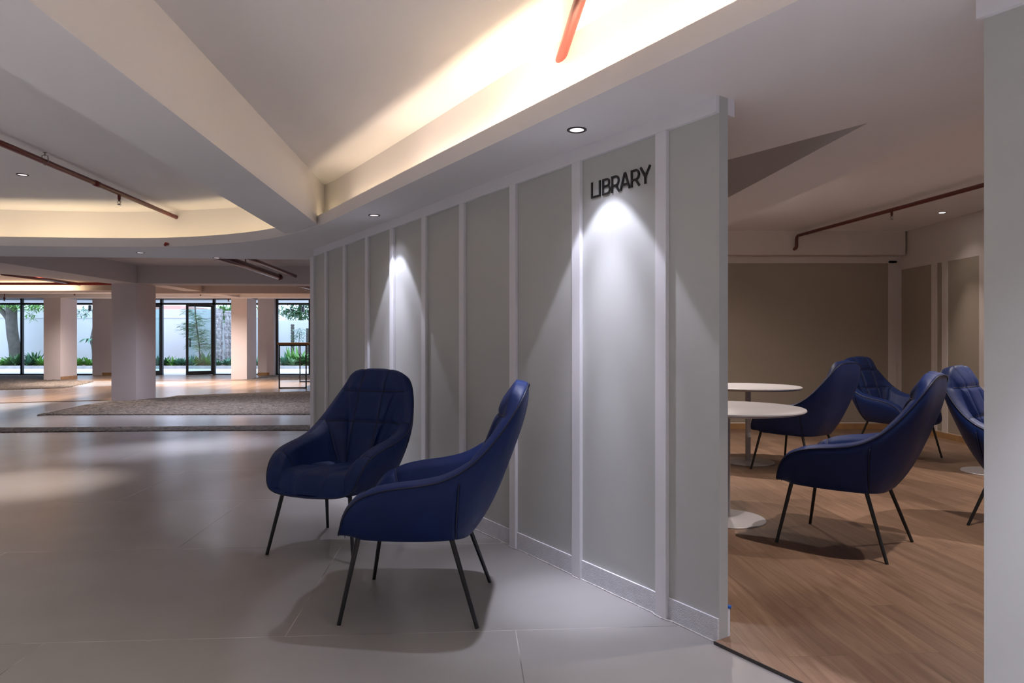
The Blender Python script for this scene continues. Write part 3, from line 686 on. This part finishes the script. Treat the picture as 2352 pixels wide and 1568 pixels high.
# feathery tree at the doorway
ft = thing('feathery_tree', 'feathery light green tree leaning into the doorway view', 'tree', A(459, 850, 30.9))
off = Vector(A(459, 850, 30.9)); mb = MB(); st = cr([Vector(A(x, y, 30.9))-off for x, y in ((459, 850), (458, 800), (452, 750), (448, 700), (452, 660))], 5)
mb.tube(st, .03, 8); mb.build('trunk', M_BARK, ft, smooth=True)
mb = MB()
for cx_, cy_ in ((438, 716), (446, 724), (436, 745), (432, 752), (444, 756), (440, 766), (446, 778), (470, 762), (462, 735), (446, 790), (474, 792), (470, 780), (468, 800), (455, 770), (452, 745)):
    c = Vector(A(cx_, cy_, 30.9))-off
    for k in range(60): leaf_blade(mb, c+Vector((random.gauss(0, .13), random.gauss(0, .2), random.gauss(0, .08))), random.choice((3.3, 3.1, 2.9, .1, -.2))+random.uniform(-.4, .4), .30, .05, random.uniform(-.3, .3), .2, 2)
mb.build('foliage', M_LEAF[3], ft, smooth=True)
# trees beyond the low wall at right, slim cut trunks
blob_tree('garden_tree', 'dense leafy tree above the garden wall in the right window', [A(690, 850, 35), A(690, 740, 35), A(690, 680, 35)], (.12, .08), [(A(680, 718, 34.6), (1.4, .7, .5), 520), (A(720, 712, 34.6), (1.3, .7, .6), 300)], 0, .09, M_LEAF[0])
blob_tree('garden_tree', 'green tree hanging over the stone pillars', [A(540, 850, 33.8), A(536, 740, 33.8), A(530, 690, 33.8)], (.10, .07), [(A(520, 712, 32.6), (.55, .4, .35), 200), (A(515, 724, 32.2), (.12, .2, .35), 50), (A(600, 715, 33.6), (.5, .4, .9), 160)], 0, .07, M_LEAF[1])
for px, py, lab in ((672, 747, 'cut dark palm trunk in the right window'), (707, 756, 'slim dark trunk near the table leg')):
    p = at(px, py, 31.8); mb = MB(); n = 16
    for k in range(n): mb.lathe([(.07, k*p.z/n), (.095, (k+.8)*p.z/n), (.075, (k+1)*p.z/n)], 10)
    o = mb.build('palm_tree', M_BARK, smooth=False); o.location = (p.x, 31.8, .05); tag(o, lab, 'tree trunk')
blob_tree('garden_tree', 'wispy shrub between the two dark trunks', [A(684, 850, 31.4), A(686, 800, 31.4), A(688, 765, 31.4)], (.02, .012), [(A(686, 768, 31.4), (.35, .3, .4), 130)], 0, .035, M_LEAF[2], .2)
# hanging dark lantern under the canopy
for px, py0, py1, lab in ((206.5, 701, 714, 'dark cylinder lantern hanging outside the narrow window'), (696, 703, 717, 'dark cylinder lantern hanging outside the right window')):
    t = thing('terrace_lantern', lab, 'lamp', (at(px, 700, 27.5).x, 27.5, 0))
    z0, z1 = at(px, py1, 27.5).z, at(px, py0, 27.5).z; MB().lathe([(.06, z0), (.06, z1)], 16).build('lamp_body', M_FRAME, t); MB().tube([(0, 0, z1), (0, 0, 2.69)], .012, 8).build('stem', M_FRAME, t)

# ------------------------------------------------------------------ red pipes
def elbow(a, b, c, r, n=8):
    a, b, c = Vector(a), Vector(b), Vector(c); p = b+(a-b).normalized()*r; q = b+(c-b).normalized()*r
    return [((1-t)**2)*p+2*t*(1-t)*b+t*t*q for t in [i/n for i in range(n+1)]]
def sprinkler(t, x, y, z, m, r=.013):
    MB().lathe([(r, 0), (r, -.042), (.009, -.043), (.009, -.055)], 12, (x, y, z)).build('sprinkler_drop', m, t, auto=.6)
    s = MB(); s.tube([(x-.012, y, z-.055), (x-.015, y, z-.068), (x-.006, y, z-.082), (x, y, z-.086)], .0022, 6); s.tube([(x+.012, y, z-.055), (x+.015, y, z-.068), (x+.006, y, z-.082), (x, y, z-.086)], .0022, 6)
    s.lathe([(.013, -.057), (.013, -.053)], 12, (x, y, z)); s.lathe([(.0165, -.089), (.0165, -.086)], 14, (x, y, z)); s.tube([(x, y, z-.055), (x, y, z-.086)], .002, 6)
    s.build('sprinkler_head', M_STEEL, t)
def hanger(t, x, y, z, zc, r):
    h = MB(); h.tube([(x, y, zc), (x, y, z+.045)], .004, 6)
    h.tube([(x-.006, y, z+.052), (x-.022, y, z+.045), (x-r-.003, y, z+.012), (x-r-.003, y, z-.004), (x, y, z-r-.003), (x+r+.003, y, z-.004), (x+r+.003, y, z+.012), (x+.022, y, z+.045), (x+.006, y, z+.052)], .0035, 6)
    h.lathe([(.011, zc-.004), (.011, zc)], 12, (x, y, 0)); h.build('pipe_hanger', M_STEEL, t)
PZ = 2.530
t = thing('sprinkler_pipe', 'red sprinkler pipe hanging under the left ceiling bay', 'pipe')
MB().tube([(-3.22, 1.2, PZ), (-3.42, 4.4, PZ), (-3.60, 7.40, PZ)], .021, 16).build('pipe', M_RED_DIM, t, smooth=True)
q = Vector((-3.555, 6.6)); 
MB().tube([(-3.50, 5.72, PZ), (-3.505, 5.80, PZ)], .0245, 16).build('coupling', M_RED_DIM, t, smooth=True)
hanger(t, -3.462, 5.06, PZ, HC, .021); sprinkler(t, -3.527, 6.13, PZ-.015, M_RED_DIM)
t = thing('sprinkler_pipe', 'bright red pipe end meeting the glowing cove wall', 'pipe')
MB().tube([(.225, 3.25, 2.523), (.263, 2.646, 2.523), (.35, 1.2, 2.523)], .0235, 16).build('pipe', M_RED, t, smooth=True)
MB().tube([(.2215, 3.20, 2.523), (.2305, 3.15, 2.523)], .0235, 16)
t = thing('sprinkler_pipe', 'dark red pipe with elbow under the library ceiling', 'pipe')
pz = 2.605; e = elbow((4.24, 6.12, pz), (3.79, 9.09, pz), (3.79, 9.09, 2.45), .06); e2 = elbow((3.79, 9.09, pz), (3.79, 9.09, 2.45), (3.77, 9.2, 2.42), .03)
MB().tube([(4.72, 2.95, pz), (4.24, 6.12, pz)]+e+e2+[(3.77, 9.2, 2.42)], .021, 14).build('pipe', M_REDD, t, smooth=True)
p = at(2067, 487, 7.3); sprinkler(t, 4.06, 7.3, pz-.012, M_REDD); hanger(t, 4.255, 6.02, pz, LC, .021)
# short stub poking out of the lip
t = thing('pipe_stub', 'tiny red pipe end poking through the cove lip', 'pipe'); p = at(384, 560, 7.03)
MB().tube([(p.x, 7.06, p.z), (p.x, 7.0, p.z), (p.x+.002, 6.985, p.z-.02)], .014, 10).build('pipe', M_RED, t, smooth=True)
# far pipes
def farpipe(a, b, r, label, m=M_REDD):
    t = thing('sprinkler_pipe', label, 'pipe'); MB().tube([a, b], r, 12).build('pipe', m, t, smooth=True); return t
a = at(643, 637, 13.3); t = farpipe((a.x+.36, 8.3, a.z), tuple(a), .055, 'thick dark red pipe ending at the cross beam')
MB().tube([(a.x+.02, 13.18, a.z), tuple(a)], .062, 12).build('pipe_cap', M_REDD, t, smooth=True)
hp = at(576, 598, 11.2); MB().tube([(a.x+.15, 11.2, a.z), (a.x+.15, 11.2, FC)], .012, 8).build('pipe_hanger', M_STEEL, t)
a = at(679, 634, 13.5); farpipe((a.x+.36, 8.3, a.z), tuple(a), .03, 'slim dark red pipe beside the thick one')
a = at(663, 648, 14.4); b = at(716, 661.5, 16.9); farpipe(tuple(a), (b.x, b.y, b.z), .05, 'dark red pipe behind the cross beam next to the panelled wall')
a = at(0, 651.3, 15.6); b = at(262, 651.5, 15.0); t = farpipe((a.x-1, 15.6, a.z), tuple(b), .03, 'thin red pipe running across the warm far ceiling', M_RED)
a = at(5, 628, 12.4); b = at(183, 652.3, 15.8); t = farpipe(tuple(a), tuple(b), .035, 'dark red pipe slanting into the warm far ceiling')
for px, py, Y, lab in ((10, 685, 20.8, 'tiny sprinkler at the left window head'), (171, 672, 20.8, 'tiny sprinkler above the pale column'), (461, 673.5, 20.8, 'tiny sprinkler above the glass doors'), (525, 687, 22.4, 'tiny sprinkler next to the right column')):
    p = at(px, py, Y); t = thing('ceiling_sprinkler', lab, 'sprinkler', (p.x, p.y, p.z))
    MB().lathe([(.03, .03), (.03, -.03), (.015, -.035), (.015, -.07)], 10).build('sprinkler_drop', M_REDD, t)
    MB().tube([(0, 0, .03), (0, 0, (FC if Y < 21 else 2.8)-p.z)], .012, 8).build('stem', M_REDD, t); MB().lathe([(.035, -.08), (.035, -.07)], 10).build('deflector', M_STEEL, t)

# ------------------------------------------------------------------ downlight fixtures, also built for the added fill lamps
DL = ['large round downlight above the letters', 'round downlight above the fifth wall bay', 'round downlight above the near wall beyond the doorway',
      'recessed downlight next to the red pipe in the left ceiling bay', 'downlight in the lowered ring left of the pipe ends', 'downlight at the far edge of the lowered ring',
      'unseen fill light added to the hall behind the red pipe, near the viewer', 'unseen fill light added to the hall above the viewer', 'library downlight above the front chair', 'library downlight above the near round table',
      'library downlight above the far round table', 'glaring downlight under the library ceiling', 'unseen fill light added to the library above the right chair', 'far hall downlight by the glass doors', 'far hall downlight behind the left column',
      'far hall downlight near the right column', 'far hall downlight left of the thick column', 'far hall downlight right of the thick column', 'far hall downlight at the far left', 'unseen fill light added to the hall far out to the left', 'unseen fill light added to the hall behind the viewer']
ring_me = MB().lathe([(.033, .0), (.033, -.003), (.042, -.005), (.046, -.003), (.046, 0)], 40).build('x', M_BLACK, auto=.5)
lens_me = MB().lathe([(.0005, -.0015), (.033, -.0015), (.033, -.0005), (.0005, -.0005)], 32).build('x', M_LENS)
lens_b = MB().lathe([(.0005, -.0015), (.033, -.0015), (.033, -.0005), (.0005, -.0005)], 32).build('x', M_LENSB)
for (x, y, z, ha, bl, p1, p2, c), lab in zip(DOWN, DL):
    t = thing('downlight', lab, 'ceiling light', (x, y, z), group='recessed downlights')
    for src, nm in ((ring_me, 'trim_ring'), (lens_b if abs(x-4.94) < .01 else lens_me, 'lens')):
        o = src.copy(); o.name = nm; o.parent = t; COL.objects.link(o)
for o in (ring_me, lens_me, lens_b): bpy.data.objects.remove(o)

# ------------------------------------------------------------------ armchair
def make_chair(label):
    root = thing('armchair', label, 'chair', group='navy high back armchairs')
    R = [(0, -.486, 1.004), (.08, -.487, 1.002), (.152, -.485, .990), (.205, -.474, .962), (.240, -.452, .918), (.268, -.418, .862), (.295, -.37, .795), (.315, -.318, .735), (.328, -.268, .690), (.335, -.21, .652), (.337, -.14, .622), (.335, -.05, .602),
         (.330, .05, .588), (.324, .135, .570), (.314, .205, .541), (.304, .252, .500), (.293, .281, .452), (.279, .298, .405), (.25, .312, .374), (.19, .326, .357), (.10, .336, .350), (0, .339, .348)]
    Bc = [(0, -.245), (.04, -.245), (.075, -.244), (.105, -.242), (.13, -.238), (.15, -.233), (.168, -.226), (.185, -.216), (.200, -.202), (.216, -.180), (.236, -.13), (.25, -.05), (.255, .04), (.255, .11), (.25, .16), (.243, .20), (.232, .225), (.21, .250), (.185, .265), (.14, .278), (.07, .288), (0, .29)]
    IN = [(0, 1), (0, 1), (-.2, 1), (-.5, .85), (-.8, .6), (-.95, .35), (-1, .2), (-1, .12), (-1, .05), (-1, 0), (-1, 0), (-1, 0), (-1, 0), (-1, 0), (-1, 0), (-1, -.05), (-1, -.1), (-1, -.25), (-.8, -.6), (-.3, -1), (0, -1), (0, -1)]
    BU = [.045]*7+[.042, .040, .038, .035, .032, .030, .028, .025, .022, .016, .010, .006, .004, .002, .002]
    TK = [.052]*5+[.052, .054, .056, .058, .060, .060, .060, .060, .060, .058, .056, .052, .046, .036, .026, .022, .022]
    n = 8
    Rs = cr(R, n); Bs = cr([(a, b, .350) for a, b in Bc], n); Is = [v.normalized() for v in cr([(a, b, 0) for a, b in IN], n)]
    Bu = [v.x for v in cr([(a, 0, 0) for a in BU], n)]; Tk = [v.x for v in cr([(a, 0, 0) for a in TK], n)]
    NH_ = len(Rs)
    def mir(L): return [(i, 1) for i in range(NH_)]+[(i, -1) for i in range(NH_-2, 0, -1)]
    cols = mir(Rs); NC = len(cols)
    def mx(v, s): return Vector((v.x*s, v.y, v.z))
    # outer shell
    rows = 16; vs = []
    for r in range(rows+1):
        v = r/rows; vv = v**1.25
        for i, s in cols:
            b, t = Bs[i], Rs[i]; p = b.lerp(t, vv); p = p-Is[i]*Bu[i]*(1-abs(2*min(1, max(0, vv*1.0))-1)**3.2)
            idx = i/n
            g = math.exp(-((idx-8.8)/.13)**2)*(1 if vv < .86 else 0); p = p+Is[i]*.007*g
            vs.append(mx(p, s))
    fs = [(r*NC+c, r*NC+(c+1) % NC, (r+1)*NC+(c+1) % NC, (r+1)*NC+c) for r in range(rows) for c in range(NC)]
    fs.append(tuple(range(NC)))
    m = MB().add(vs, fs); o = m.build('shell', M_LEATHER, root, auto=1.1)
    # vertical seams on the outside, where side and back panels meet
    for s in (1, -1):
        i = int(8.8*n); pts = []
        for k in range(14):
            vv = .03+.82*k/13; p = Bs[i].lerp(Rs[i], vv)-Is[i]*(Bu[i]*(1-abs(2*vv-1)**3.2)-.001); pts.append(mx(p, s))
        MB().tube(pts, .0028, 6).build('seam', M_PIPING, root, smooth=True)
    # inner upholstery
    crest = 9; down = 54; vs = []
    Tn = []
    for i in range(NH_):
        a, b = Rs[max(i-1, 0)], Rs[min(i+1, NH_-1)]; d = (b-a)
        if i == 0: d = Vector((1, 0, 0))
        if i == NH_-1: d = Vector((-1, 0, 0))
        Tn.append(d.normalized())
    total = crest+down
    def soft(d, w): return 1-math.exp(-(d/w))
    for r in range(total+1):
        for i, s in cols:
            R0 = Rs[i]; inn = Is[i]; tk = Tk[i]; up = Tn[i].cross(inn).normalized()
            if up.z < 0 and i < 15*n: up = -up
            IR = R0+inn*tk+up*.004; idx = i/n
            if r <= crest:
                a = math.pi*.5*r/crest
                mid = R0+inn*tk*.55; 
                p = R0+inn*(tk*(1-math.cos(a)))*.95+up*(.015*math.sin(a))
                if r == crest: pass
                q = p
            else:
                k = (r-crest)/down
                IB = Bs[i]+inn*.052; IB.z = .415
                top = R0+inn*tk*.95+up*.015
                q = top.lerp(IB, k)
                rr = min(1, k*7); q = q+inn*(.020*math.sin(min(1, k*5)*math.pi/2))
            x, y, z = q.x, q.y, q.z
            amt = 0
            fade = min(1, .45+.08*(r-crest)) if r > crest else .45*(r/crest)**1.5
            if idx < 8.0:
                sx = .088-.006*(1.03-z)/.6
                d = min(abs(x-sx), abs(z-.880)*1.0, abs(z-.692)*1.0, (8.0-idx)*.045)
                amt = .020*soft(d, .012)
            else:
                d = min((idx-8.0)*.05, abs(idx-13.625)*.055)
                amt = .014*soft(d, .014)
            if idx > 16: amt *= max(0, (18-idx)/2)
            nrm = (inn*(1 if r > crest else .4)+up*(.25 if r > crest else 1)).normalized()
            q = q+nrm*(amt-.006)*fade
            vs.append(mx(q, s))
    fs = [(r*NC+c, (r+1)*NC+c, (r+1)*NC+(c+1) % NC, r*NC+(c+1) % NC) for r in range(total) for c in range(NC)]
    m = MB().add(vs, fs)
    o = m.build('backrest', M_LEATHER, root, smooth=True)
    # sewn seams in the grooves, dark and thickened to paint in the crease shade
    def cross(seq, f):
        """point where f changes sign along a list of vertices"""
        for a, b in zip(seq, seq[1:]):
            fa, fb = f(a), f(b)
            if fa*fb <= 0 and fa != fb: return a.lerp(b, fa/(fa-fb))
    cidx = {c: k for k, c in enumerate(cols)}
    for s in (1, -1):
        pts = []
        for r in range(crest-1, total-2):
            ks = [cidx.get((i, s if 0 < i < NH_-1 else 1)) for i in range(0, 3*n)]
            q = cross([vs[r*NC+k] for k in ks], lambda p: abs(p.x)-(.088-.006*(1.03-p.z)/.6))
            if q: pts.append(q)
        MB().tube(pts, .0031, 6).build('seam', M_PIPING, root, smooth=True)
        for ci, r0 in ((8*n, 3), (int(13.625*n), 2)):
            pts = [vs[r*NC+cidx[(ci, s)]] for r in range(r0, total-2)]
            MB().tube(pts, .0024, 6).build('seam', M_PIPING, root, smooth=True)
    for zz in (.880, .692):
        pts = []
        for i, s in [(i, -1) for i in range(8*n-1, 0, -1)]+[(i, 1) for i in range(0, 8*n)]:
            q = cross([vs[r*NC+cidx[(i, s)]] for r in range(crest-3, total)], lambda p: p.z-zz)
            if q: pts.append(q)
        MB().tube(pts, .0031, 6).build('seam', M_PIPING, root, smooth=True)
    # piping on the rim
    MB().tube([mx(Rs[i]-Is[i]*.002, s) for i, s in cols], .0036, 8, closed=True).build('piping', M_PIPING, root, smooth=True)
    # seat cushion
    U, V = 56, 60; vs = []
    for j in range(V+1):
        for i in range(U+1):
            u = -1+2*i/U; v = j/V; yf = .333-.055*u*u; y = -.19+(yf+.19)*v
            wd = .236+.020*math.sin(min(1, max(0, (y+.15)/.35))*math.pi/2)
            # round the front corners
            x = u*wd*(1-.06*max(0, (v-.75)/.25)**2)
            s_ = min(1, (yf-y)/.085); z = .470-.112*(1-math.sqrt(max(0, 1-(1-s_)**2)))
            e = min(1, (1-abs(u))*wd/.05); z -= .020*(1-math.sqrt(max(0, 1-(1-e)**2)))
            z -= .020*max(0, 1-v*1.6)
            d = min(abs(abs(x)-.088-.012*math.sin(v*3)), abs(y-.015-.03*(1-u*u)), abs(y-.235+.03*u*u)*1.6 if False else 9)
            z = max(z+.014*soft(d, .018)-.008, .353); yy = y+(.010*soft(d, .018) if s_ < 1 else 0)
            vs.append((x, yy, z))
    n0 = len(vs); fs = [(j*(U+1)+i, j*(U+1)+i+1, (j+1)*(U+1)+i+1, (j+1)*(U+1)+i) for j in range(V) for i in range(U)]
    MB().add(vs, fs).build('seat', M_LEATHER, root, smooth=True)
    for s in (1, -1):
        for (tx, ty), (fx, fy) in (((.215, .235), (.279, .302)), ((.205, -.165), (.274, -.287))):
            lg = MB(); a = Vector((s*tx, ty, .362)); b = Vector((s*fx, fy, 0)); a = a+(a-b)*.03
            lg.tube([a, b], [.0118, .0092], 14); lg.build('leg', M_BLACK, root, auto=.6)
    fr = MB(); fr.tube([(.2, .22, .349), (-.2, .22, .349), (-.19, -.15, .349), (.19, -.15, .349)], .008, 8, closed=True); fr.build('leg_frame', M_BLACK, root)
    return root
chairs = [((-.414, 3.149), (-.997, .065), 0.0, 'navy armchair seen from the side, in front of the grey panelled wall', ),
          ((-1.021, 4.045), (-.319, -.947), 0.0, 'navy armchair facing the viewer with quilted back, outside the library'),
          ((1.976, 4.04), (-.736, .677), .012, 'navy armchair nearest the library doorway, turned away on the wooden floor'),
          ((2.63, 6.287), (-.60, .80), .012, 'navy armchair seen from behind, beside the far round white table'),
          ((4.01, 7.13), (.41, -.91), .012, 'farthest navy armchair, its quilted back by the corner of the library'),
          ((3.34, 4.35), (.60, -.80), .012, 'navy armchair half hidden by the right wall of the doorway')]
proto = make_chair(chairs[0][3])
for k, (c, d, z, lab) in enumerate(chairs):
    o = proto if k == 0 else copy_tree(proto)
    o.location = (c[0], c[1], z); o.rotation_euler = (0, 0, math.atan2(-d[0], d[1])); o['label'] = lab

# ------------------------------------------------------------------ round tables
def round_table(x, y, label):
    t = thing('round_table', label, 'table', (x, y, .012), group='round white pedestal tables')
    MB().lathe([(.001, .722), (.46, .722), (.488, .728), (.5, .738), (.498, .746), (.49, .750), (.001, .750)], 72).build('tabletop', M_WHITE, t, auto=.7)
    MB().lathe([(.026, .01), (.026, .722)], 28).build('pole', M_WHITE, t, auto=.6)
    MB().lathe([(.25, 0), (.252, .004), (.248, .009), (.05, .013), (.034, .018), (.0265, .024)], 64).build('base', M_WHITE, t, auto=.8)
    return t
round_table(1.437, 4.578, 'near round white table, its near base cut by the doorway wall')
round_table(2.33, 6.74, 'far round white table behind the near one')
round_table(4.37, 6.20, 'round white table mostly hidden behind the right armchair')
# ------------------------------------------------------------------ tall table in the far hall
t = thing('bar_table', 'tall narrow table with wooden top and thin black frame beyond the panelled wall', 'table', (0, 0, .012))
A0 = Vector((-5.90, 17.25)); d = Vector((-.115, 1)).normalized(); nn = Vector((d.y, -d.x))
MB().obox(A0, d, -.05, 2.9, nn, -.03, .80, 1.105, 1.158).build('tabletop', M_OAK, t, bevel=.004)
for l in (0.02, 2.72):
    p = A0+d*l; q = p+nn*.69; fr = MB()
    for z0, z1, a, b in ((0, .03, 0, .69), (1.075, 1.105, 0, .69)): fr.obox(p, nn, a, b, d, -.015, .015, z0, z1)
    fr.obox(p, nn, 0, .03, d, -.015, .015, 0, 1.1); fr.obox(p, nn, .66, .69, d, -.015, .015, 0, 1.1)
    fr.build('leg_frame', M_BLACK, t)
